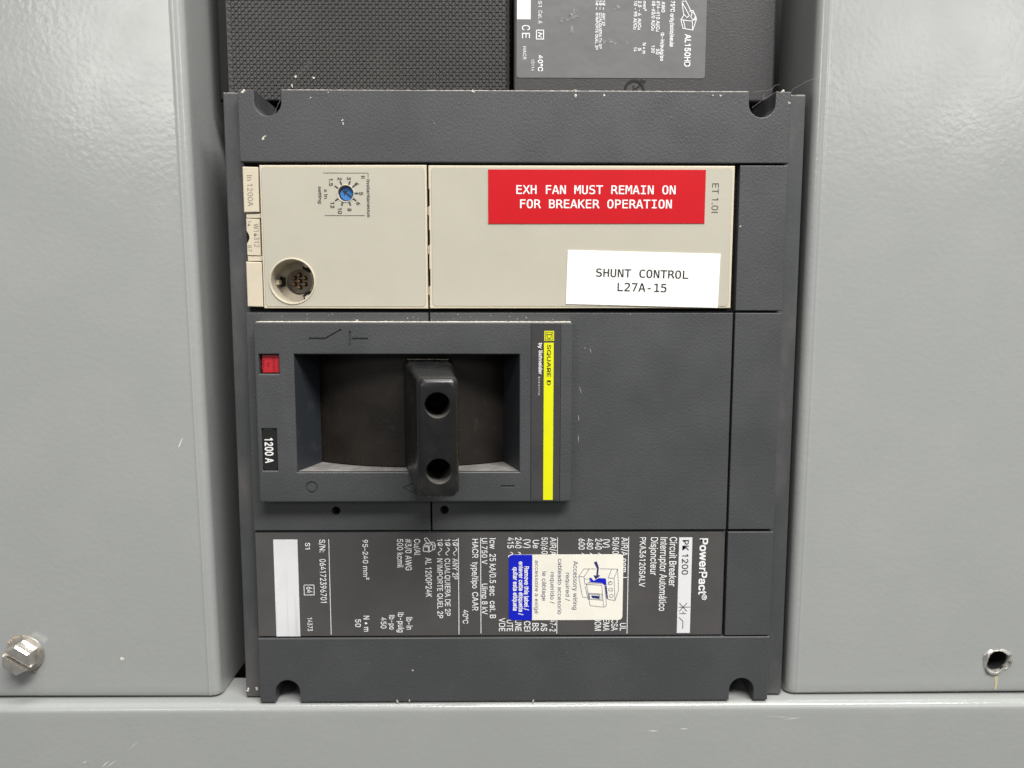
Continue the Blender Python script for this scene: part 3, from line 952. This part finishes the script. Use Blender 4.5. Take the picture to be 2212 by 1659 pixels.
for hx, hz, dxx in ((-23.4, -98.9, -6.0), (-23.2, -118.75, -6.0)):
    vs = []
    for y, ox in ((-40, 0.7), (-10, dxx * 0.5)):
        for i in range(36):
            t = 2 * math.pi * i / 36
            vs.append((hx + ox + 3.85 * math.cos(t), y, hz + 3.9 * math.sin(t)))
    fs = [(i, (i + 1) % 36, 36 + (i + 1) % 36, 36 + i) for i in range(36)] + [tuple(range(36)), tuple(range(71, 35, -1))]
    cutters.append(pyd('cutter', vs, fs, None, None, 0))
boolean(hd, cutters)
hd.data.materials.append(M['bore'])
for pg in hd.data.polygons:                          # bores dusty inside, and paler to stand for light on their lower wall
    c = pg.center / K
    if c.y > -33.4 and any(math.hypot(c.x - (hx + (c.y + 34) * -0.123), c.z - hz) < 4.3 for hx, hz in ((-23.4, -98.9), (-23.2, -118.75))):
        pg.material_index = 1

# push-to-trip button, rating window
bt = plate('trip_button', [rr(-84.45, -78.65, -92.2, -86.15, 0.3, 3)], -3.6, 0.2, 0.3, 'red_button', es)
for s, x, z, cap, ln, st in BUTTON:
    lettering(s, x, z, cap, ln, -3.6, 'red_emboss', bt, depth=0.14)
rt = plate('rating_label', [rr(-84.85, -80.15, -125.0, -110.95, 0.8, 4)], -4.4, -3.6, 0.15, 'rating', es)
for s, x, z, cap, ln, st in RATING:
    lettering(s, x, z, cap, ln, -4.45, 'white_print', rt, weight=0.035)
# brand strip in its shallow channel
br = film('brand_strip', [rr(5.45, 14.75, -135.25, -75.6, 0.7, 4)], -5.1, 'brand_film', es, 0.2)
for gx in (5.15, 15.0):
    poly('channel_line', [(gx - 0.1, -135.5), (gx + 0.1, -135.5), (gx + 0.1, -75.5), (gx - 0.1, -75.5)], -5.02, 'black_smooth', es)
film('yellow_band', [rect(9.4, 12.65, -135.3, -82.0)], -5.14, 'yellow', br, 0.06)
film('logo_block', [rect(9.5, 12.72, -81.4, -78.1)], -5.14, 'yellow', br, 0.06)
fx = lambda u, v: (9.5 + 3.22 * u, -78.1 - 3.3 * v)          # u across to the right, v down
ribbon('logo_lines', [[fx(.12, .12), fx(.88, .12), fx(.88, .88), fx(.12, .88), fx(.12, .12)]], 0.17, -5.18, 'brand_film', br)
ribbon('logo_letter', [[fx(.74, .26), fx(.74, .42)], [fx(.26, .26), fx(.26, .42)], [fx(.74, .34), fx(.26, .34)],
                       [fx(.70, .36), fx(.70, .64), fx(.60, .74), fx(.40, .74), fx(.30, .64), fx(.30, .36)]], 0.22, -5.2, 'brand_film', br)
for s, x, z, cap, ln, st in BRAND:
    lettering(s, x, z, cap, ln, -5.18, 'black_print' if st == 'k' else 'white_print', br,
              weight={'k': 0.02, 'w': 0.035, 'w2': 0.0}[st], spacing=0.35 if st == 'w2' else 0.0)

# marks engraved in the escutcheon
def stroke(a, c, width, depth):
    """a cutter for one engraved stroke with sloping sides"""
    d = (Vector(c) - Vector(a)).normalized() * width / 2
    nn = Vector((-d.y, d.x))
    vs = []
    for yy, q in ((-5.6, 1.35), (-5.0 + depth, 0.55)):
        for sa, sb in ((-1, -1), (1, -1), (1, 1), (-1, 1)):
            px, pz = a if sa < 0 else c
            vs.append((px + sa * d.x * q + sb * nn.x * q, yy, pz + sa * d.y * q + sb * nn.y * q))
    return pyd('cutter', vs, [(0, 1, 2, 3), (7, 6, 5, 4), (0, 4, 5, 1), (1, 5, 6, 2), (2, 6, 7, 3), (3, 7, 4, 0)], None, None, 0)


def washer(cx0, cz0, ra, rb, depth, n=28):
    vs, fs = [], []
    rings = [(ra - 0.12, -5.6), (rb + 0.12, -5.6), (rb - 0.1, -5.0 + depth), (ra + 0.1, -5.0 + depth)]
    for r, y in rings:
        vs += [(cx0 + r * math.cos(2 * math.pi * i / n), y, cz0 + r * math.sin(2 * math.pi * i / n)) for i in range(n)]
    for k in range(4):
        for i in range(n):
            fs.append((k * n + i, k * n + (i + 1) % n, ((k + 1) % 4) * n + (i + 1) % n, ((k + 1) % 4) * n + i))
    return pyd('cutter', vs, fs, None, None, 0)


W = 0.85
for batch in ([stroke((-67.9, -80.7), (-62.7, -80.7), W, 0.45), stroke((-54.75, -78.5), (-54.8, -83.0), W, 0.45), stroke((-53.6, -80.75), (-49.1, -80.75), W, 0.45),
               washer(-68.75, -130.85, 1.35, 2.15, 0.4), stroke((-4.6, -130.6), (-0.7, -130.6), 0.95, 0.4)],
              [stroke((-62.55, -80.55), (-57.8, -77.9), W, 0.44)],
              [stroke((-38.0, -131.0), (-34.4, -129.45), 0.4, 0.3)], [stroke((-34.1, -129.6), (-33.5, -133.0), 0.4, 0.3)], [stroke((-33.8, -132.95), (-37.7, -131.2), 0.4, 0.3)]):
    boolean(es, batch)
es.data.set_sharp_from_angle(angle=math.radians(12))
for k, (xa, za, xb, zb) in enumerate(((25.1, -83.8, 25.8, -86.0), (21.7, -96.9, 22.6, -99.8), (21.5, -106.7, 21.8, -109.3), (21.6, -113.5, 21.7, -116.7), (23.4, -83.6, 23.7, -84.4))):
    poly('scratch', [(xa, za), ((xa + xb) / 2 + 0.16, (za + zb) / 2), (xb, zb), ((xa + xb) / 2 - 0.1, (za + zb) / 2)], -0.03, 'scratch_dark', BR)

# ---- nameplate
npl = film('nameplate', [[(-90.2, -185.75), (73.3, -185.8), (73.3, -150.4), (72.9, -149.2), (72.0, -148.6), (-90.2, -148.35)]], 0.6, 'label_brown', BR, 0.3)
NY = 0.55
for s, x, z, cap, ln, st in NAMEPLATE + NAMEPLATE2:
    if s == '∼':
        wave(x, z, cap, ln, NY, 'white_print', npl)
    elif st != 'k':
        lettering(s, x, z, cap, ln, NY, 'white_print', npl, weight=0.035 if st == 'b' else 0.012)
for x, za, zb in ((-64.8, -150.7, -185.2), (-19.75, -150.4, -185.3), (-12.0, -150.3, -185.0), (14.8, -150.2, -185.1), (39.7, -150.2, -185.2)):
    ribbon('rule', [[(x, za), (x, zb)]], 0.22, NY, 'white_print', npl)
film('serial_panel', [rect(-84.05, -75.65, -185.85, -150.7)], 0.52, 'white_box', npl, 0.06)
film('model_panel', [rect(57.35, 62.0, -185.15, -150.3)], 0.52, 'white_box', npl, 0.06)
for s, x, z, cap, ln, st in NAMEPLATE2:
    if st == 'k':
        lettering(s, x, z, cap, ln, 0.47, 'black_print', npl, weight=0.012)
px = lambda x, y: (57.35 + (x - 1760) * 4.6 / 103, -150.3 - (y - 115) * 34.85 / 747)     # drawing grid of the switch sign
ribbon('switch_sign', [[px(1775, 625), px(1835, 690)], [px(1775, 690), px(1835, 625)], [px(1770, 657), px(1858, 657)][::-1], [px(1778, 708), px(1830, 708)],
                       [px(1806, 690), px(1806, 708)], [px(1775, 738), px(1806, 768), px(1806, 828)]], 0.22, 0.47, 'black_print', npl)
ribbon('box_outline', [[(-73.85, -167.1), (-70.35, -167.1), (-70.35, -170.7), (-73.85, -170.7), (-73.85, -167.1)]], 0.22, NY, 'white_print', npl)
lg = lambda u, v: (-31.98 + 4.29 * u, -150.24 - 5.15 * v)     # small picture of a cable lug
ribbon('lug_picture', [[lg(.0, .55), lg(.0, .92), lg(.45, .98), lg(.5, .55)], [lg(.0, .55), lg(.25, .35), lg(.75, .40), lg(.5, .55), lg(.0, .55)],
                       [lg(.45, .98), lg(.75, .85), lg(.75, .40)], [lg(.12, .05), lg(.3, .0), lg(.62, .38)], [lg(.12, .05), lg(.12, .15), lg(.4, .45)],
                       [lg(.62, .3), lg(.85, .3), lg(.98, .5), lg(.92, .8), lg(.75, .85)], [lg(.75, .5), lg(.95, .58)], [lg(.08, .62), lg(.42, .62), lg(.42, .9)]],
       0.26, NY, 'white_print', npl)

# ---- stickers put on the breaker later
def label_film(name, loops, y, m, label, cat):
    o = film(name, loops, y, m, None, 0.2)
    return tag(o, label, cat)

rl = label_film('warning_label', [[(-9.05, -42.8), (62.85, -42.55), (62.87, -25.15), (-9.05, -25.2)]], -0.44, 'red_label',
                'red tape label with two lines of white capitals about the exhaust fan', 'label')
lettering('EXH FAN MUST REMAIN ON', 0.25, -33.05, 2.75, 52.7, -0.48, 'white_print', rl, False, MONO, 0.012)
lettering('FOR BREAKER OPERATION', 1.5, -37.65, 2.75, 50.3, -0.48, 'white_print', rl, False, MONO, 0.012)
wl = label_film('circuit_label', [[(16.92, -69.25), (68.15, -70.5), (68.55, -52.55), (17.4, -51.35)]], -0.44, 'white_label',
                'white tape label with black capitals, stuck slightly crooked on the beige cover', 'label')
ang = math.atan2(-1.2, 51.1)
lettering('SHUNT CONTROL', 26.95, -60.05, 2.6, 31.0, -0.48, 'black_print', wl, False, MONO, 0.014, ang)
lettering('L27A-15', 34.2, -64.85, 2.7, 16.5, -0.48, 'black_print', wl, False, MONO, 0.014, ang)
st = label_film('removable_sticker', [rr(-2.2, 37.95, -180.2, -156.35, 1.3, 5)], 0.46, 'cream',
                'cream sticker with blue end and a breaker drawing, stuck across the nameplate', 'sticker')
film('blue_band', [[(6.05, -180.18), (6.05, -156.36)] + [p for p in rr(-2.2, 12, -180.2, -156.35, 1.3, 5) if p[0] < 5]], 0.41, 'blue', st, 0.06)
for s, x, z, cap, ln, sty in STICKER:
    lettering(s, x, z, cap, ln, 0.35 if sty == 'w' else 0.41, 'white_print' if sty == 'w' else 'navy', st, weight=0.04 if sty == 'w' else 0.0)
q = lambda x, y: (-2.2 + (x - 205) * 40.1 / 1822, -156.3 - (y - 172) * 23.9 / 1045)
art = [[(1320, 522), (1400, 400), (1590, 400)], [(1660, 398), (1940, 405), (1885, 548), (1790, 545), (1845, 405)], [(1940, 405), (1960, 735), (1905, 905), (1790, 885)],
       [(1885, 548), (1905, 905)], [(1320, 522), (1405, 525), (1485, 400)], [(1320, 522), (1385, 850), (1455, 855)], [(1405, 525), (1420, 640), (1445, 640)],
       [(1405, 560), (1480, 560)], [(1490, 545), (1500, 620)], [(1445, 640), (1465, 620), (1700, 632), (1735, 655), (1770, 960), (1755, 1000), (1725, 1010), (1505, 985), (1445, 640)],
       [(1445, 645), (1690, 660), (1725, 1010)], [(1470, 785), (1690, 800), (1700, 900), (1500, 880), (1470, 785)], [(1490, 800), (1660, 812), (1668, 895), (1505, 880), (1490, 800)],
       [(1425, 680), (1475, 885), (1495, 890)], [(1790, 640), (1835, 600), (1860, 620), (1850, 645), (1800, 650), (1795, 610), (1830, 595)],
       [(1800, 720), (1830, 705), (1862, 715), (1862, 748), (1830, 755), (1800, 745), (1800, 720)], [(1815, 820), (1840, 805), (1872, 815), (1872, 848), (1840, 855), (1812, 845), (1815, 820)]]
ribbon('breaker_drawing', [[q(*p) for p in r] for r in art], 0.14, 0.41, 'navy', st)
poly('drawing_shade', [q(*p) for p in ((1495, 540), (1520, 540), (1560, 590), (1640, 545), (1755, 552), (1768, 670), (1740, 655), (1700, 625), (1510, 612))][::-1], 0.42, 'blue', st)
poly('drawing_shade', [q(*p) for p in ((1740, 665), (1770, 680), (1795, 885), (1770, 870))][::-1], 0.42, 'navy', st)
poly('drawing_shade', [q(*p) for p in ((1520, 822), (1655, 830), (1655, 880), (1540, 862))][::-1], 0.40, 'navy', st)
poly('drawing_arrow', [q(*p) for p in ((1560, 295), (1605, 280), (1640, 380), (1628, 500), (1665, 505), (1590, 565), (1555, 500), (1600, 505), (1610, 390))][::-1], 0.37, 'navy', st)

# ------------------------------------------------------------------ the smaller breaker above
UB = thing('circuit_breaker', 'smaller black breaker at the top edge with a knurled pad and grey label', 'circuit breaker', (-6, 40, 2.4))
UY = 22.0
plate('housing', [rect(-0.4, 92.2, 2.4, 75)], UY, 72, 0.8, 'black_grain', UB)
plate('housing', [rect(-104.8, -1.9, 2.4, 75)], UY + 1.2, 72, 0.8, 'black_smooth', UB)
# three-way knurling: rows of raised triangles parted by level and slanting grooves
vs, fs = [], []
pw, ph, g = 2.34, 1.19, 0.17
for j in range(40):
    za = 2.7 + j * ph
    for i in range(84):
        xa = -101.0 + i * pw / 2
        up = (i + j) % 2 == 0
        t = [(xa, za), (xa + pw, za), (xa + pw / 2, za + ph)] if up else [(xa, za + ph), (xa + pw / 2, za), (xa + pw, za + ph)]
        mx, mz = sum(q[0] for q in t) / 3, sum(q[1] for q in t) / 3
        k = len(vs)
        for f, y in ((0.95, UY + 0.70), (0.72, UY + 0.40)):
            vs += [(mx + (x - mx) * f, y, mz + (z - mz) * f) for x, z in t]
        fs += [(k + 3, k + 4, k + 5)] + [(k + a, k + (a + 1) % 3, k + 3 + (a + 1) % 3, k + 3 + a) for a in range(3)]
kp = pyd('knurling', vs, fs, 'black_pad', UB, 0)
kp['kind'] = 'stuff'
plate('knurled_pad', [rect(-101.2, -3.0, 2.5, 75)], UY + 0.7, UY + 1.6, 0.1, 'black_pad', UB)
plate('pad_edge', [rect(-2.9, -1.95, 2.45, 75)], UY + 0.2, UY + 1.6, 0.15, 'black_smooth', UB)
ul = film('rating_label', [rr(0.65, 67.4, 10.3, 74, 1.0, 5)], UY - 0.15, 'label_grey', UB, 0.3)
for s, x, z, cap, ln, sty in UPPER:
    lettering(s, x, z, cap, ln, UY - 0.2, 'white_print', ul, weight=0.03 if sty == 'b' else 0.0)
film('blank_panel', [rect(0.75, 5.55, 30.0, 60)], UY - 0.2, 'white_box', ul, 0.06)
ribbon('box_outline', [[(7.6, 26.4), (10.1, 26.4), (10.1, 23.4), (7.6, 23.4), (7.6, 26.4)], [(8.2, 25.6), (9.5, 25.2), (8.3, 24.4), (9.4, 24.0)]], 0.26, UY - 0.2, 'white_print', ul)
lu = lambda x, y: (58.39 + (x - 1245) * 5.6 / 105, 36.43 - (y - 5) * 9.77 / 202)
ribbon('lug_picture', [[lu(*c) for c in r] for r in (
    [(1245, 135), (1260, 195), (1325, 207), (1348, 130), (1325, 72), (1300, 75)], [(1245, 135), (1320, 145), (1325, 207)], [(1320, 145), (1345, 110)], [(1262, 140), (1275, 195)],
    [(1250, 15), (1300, 105), (1285, 120), (1262, 95), (1250, 20)], [(1250, 8), (1275, 5), (1318, 90)], [(1245, 135), (1265, 100)], [(1320, 82), (1338, 100), (1340, 135), (1325, 140), (1310, 115), (1320, 82)])],
    0.22, UY - 0.2, 'white_print', ul)
rs = random.Random(21)
for (cx0, cz0, wx, wz, n) in ((20.2, 31.2, 2.0, 1.9, 16), (18.2, 29.5, 2.6, 1.2, 8), (19.8, 26.6, 1.2, 1.6, 8), (33.5, 22.2, 5.5, 0.5, 16), (30.5, 22.3, 4.0, 0.6, 10), (36.2, 33.7, 0.9, 0.5, 4)):
    runs = []
    for k in range(n):
        x, z = cx0 + rs.gauss(0, wx * 0.5), cz0 + rs.gauss(0, wz * 0.5)
        a = rs.uniform(0, 3.14)
        runs.append([(x, z), (x + 0.6 * math.cos(a), z + 0.6 * math.sin(a)), (x + 1.0 * math.cos(a + 0.7), z + 0.9 * math.sin(a + 0.7))])
    ribbon('scuff', runs, 0.2, UY - 0.24, 'scuff', ul)
sw = lathe('cover_screw', [(3.7, UY - 0.02), (3.6, UY - 0.3), (2.7, UY - 0.3), (2.6, UY + 0.2)], 42.4, 6.3, 'black_void', UB, 36)
lathe('screw_head', [(2.65, UY - 0.1), (0.3, UY - 0.12)], 42.4, 6.3, 'black_pad', sw, 30)
ribbon('screw_slot', [[(41.6, 5.6), (44.2, 7.6)], [(42.2, 5.5), (42.1, 7.6)]], 0.6, UY - 0.2, 'black_void', sw)
ribbon('turn_mark', [[(44.6, 8.6), (46.2, 9.4)], [(44.8, 9.6), (46.2, 9.0)]], 0.7, UY - 0.1, 'black_void', sw)

# ------------------------------------------------------------------ dust, lint and cobweb
DUST = [(-88.8, 0, -1.0, 1.1), (-67.0, 0, -2.7, .6), (-56.6, 0, -9.8, .6), (-56.4, 0, -10.7, .5), (-82.4, 0, -15.4, .7), (-81.9, 0, -14.7, .5), (-82.8, 0, -15.8, .5),
        (-77.3, 22, 10.5, .7), (-71.0, 22, 9.9, .8), (-78.8, 22, 7.2, .8), (-13.9, 0, -0.3, .6), (-61.0, 0, -0.8, .4), (19.3, 0, -0.2, .8), (19.4, 0, -1.5, .8),
        (28.8, 0, -1.4, .7), (67.1, 0, -1.5, .6), (87.4, 0, 0.0, .8), (89.7, 0, -3.6, .6), (64.5, 0, -1.3, .5), (75.0, 0, -43.3, .5), (-140.4, 4, -195.9, 1.1),
        (-140.0, 4, -195.5, .7), (-96.0, 4, -207.3, .9), (-92.9, 4, -207.1, .9), (-41.9, 0, -209.8, .7), (-37.6, 0, -209.7, .6),
        (-36.2, 0, -198.3, .5), (6.5, 0, -209.8, .7), (-52.9, -2, -75.1, .8), (-43.3, -2, -75.1, .5), (3.7, 0, -73.8, .35), (12.6, 0, -74.5, .35), (-15.1, 0, -73.6, .3),
        (-88.3, 0.3, -60.9, .2), (149.1, 1, -210.7, .8)]
for k in range(22):
    DUST.append((random.uniform(-89, 89), 0, random.choice((random.uniform(-22, -1), random.uniform(-209, -188))), random.uniform(.1, .2)))
for k in range(45):
    DUST.append((random.uniform(-84, 17), -random.uniform(0.4, 4.0), -75.05, random.uniform(.15, .4)))
for k in range(30):
    DUST.append((random.uniform(-80, 40), 0, random.uniform(-74.8, -72.6), random.uniform(.12, .3)))
rng = random.Random(11)
bm = bmesh.new()
for (x, y, z, s) in DUST:
    for c in range(3 if s > .45 else 1):
        g = bmesh.ops.create_icosphere(bm, subdivisions=1, radius=s * 0.36)
        off = Vector((x + (rng.random() - .5) * s * .9, y - 0.05, z + (rng.random() - .5) * s * 1.1)) if s > .45 else Vector((x, y - 0.02, z))
        sx, sz = 0.6 + rng.random() * .9, 0.6 + rng.random() * .9
        for v in g['verts']:
            v.co *= 0.65 + 0.7 * rng.random()
            v.co.x *= sx
            v.co.z *= sz
            v.co.y *= 0.45
            v.co = (v.co + off) * K
me = bpy.data.meshes.new('dust_specks')
bm.to_mesh(me)
bm.free()
du = link('dust_specks', me, 'dust', None, 0)
du['kind'] = 'stuff'
tag(du, 'pale specks of dust and lint scattered over the dark plastic', 'dust')


def dust_ridge(x0, x1, ya, yb, z, h, seed, step=0.7):
    """an uneven layer of settled dust lying on a ledge"""
    rg = random.Random(seed)
    vs, fs = [], []
    n = int((x1 - x0) / step)
    for i in range(n + 1):
        x = x0 + (x1 - x0) * i / n
        hh = h * (0.35 + 0.65 * rg.random())
        vs += [(x, ya - 0.04 * rg.random(), z - 0.02), (x, ya + 0.15, z + hh * 0.7), (x, (ya + yb) / 2, z + hh), (x, yb, z + 0.02)]
    for i in range(n):
        for j in range(3):
            fs.append((4 * i + j, 4 * i + j + 1, 4 * i + j + 5, 4 * i + j + 4))
    return vs, fs


vs, fs = [], []
for a in (dust_ridge(-85.6, 18.3, -4.6, 0.0, -75.2, 0.22, 1), dust_ridge(-96.4, -90.7, 4.2, 8.5, 0.0, 0.18, 2), dust_ridge(90.7, 96.4, 4.2, 8.5, 0.0, 0.18, 3),
          dust_ridge(-76.2, 76.2, 0.25, 6, 0.0, 0.2, 4), dust_ridge(-36.6, -22.6, -0.5, 1.5, -87.95, 0.25, 5)):
    b = len(vs)
    vs += a[0]
    fs += [tuple(q + b for q in f) for f in a[1]]
dr = pyd('settled_dust', vs, fs, 'dust_grey', None, 0)
dr['kind'] = 'stuff'
tag(dr, 'thin lines of settled dust along the top edges of the breaker', 'dust')

WEB = [(-0.5, [(77.2, -0.4), (83.3, 0.3), (84.7, 1.8), (86.3, 2.2)]), (0.5, [(77.7, -5.1), (81.4, -2.3), (86.0, 0.3)]), (2.0, [(91.1, 0.2), (91.4, 1.2), (96.1, 3.9), (99.3, 4.9)]),
       (-0.08, [(-76.6, -3.2), (-80.1, -10.5), (-83.1, -14.5)]), (15, [(-77.8, 4.5), (-75.0, 8.4), (-69.9, 13.6)]), (21.5, [(89.3, 27.6), (90.3, 28.8), (90.8, 29.9)]),
       (-0.1, [(20.9, -2.9), (20.1, -0.6), (19.2, 0.1)]), (-0.08, [(-10.7, -1.4), (-7.9, -2.5), (-7.2, -6.2)]), (-0.08, [(62, -1.0), (65, -1.6), (68, -0.8)]),
       (0.6, [(81.4, -2.3), (81.6, -0.5)]), (-0.1, [(86.0, 0.0), (87.5, -1.6), (88.0, -1.0)]), (-0.1, [(85.2, -1.0), (86.2, -2.6), (87.2, -2.4)])]
wb = tube('cobweb', [[(x, y, z) for x, z in pts] for y, pts in WEB], 0.036, 'web')
wb['kind'] = 'stuff'
tag(wb, 'fine grey cobweb threads at the top corners of the breaker', 'cobweb')
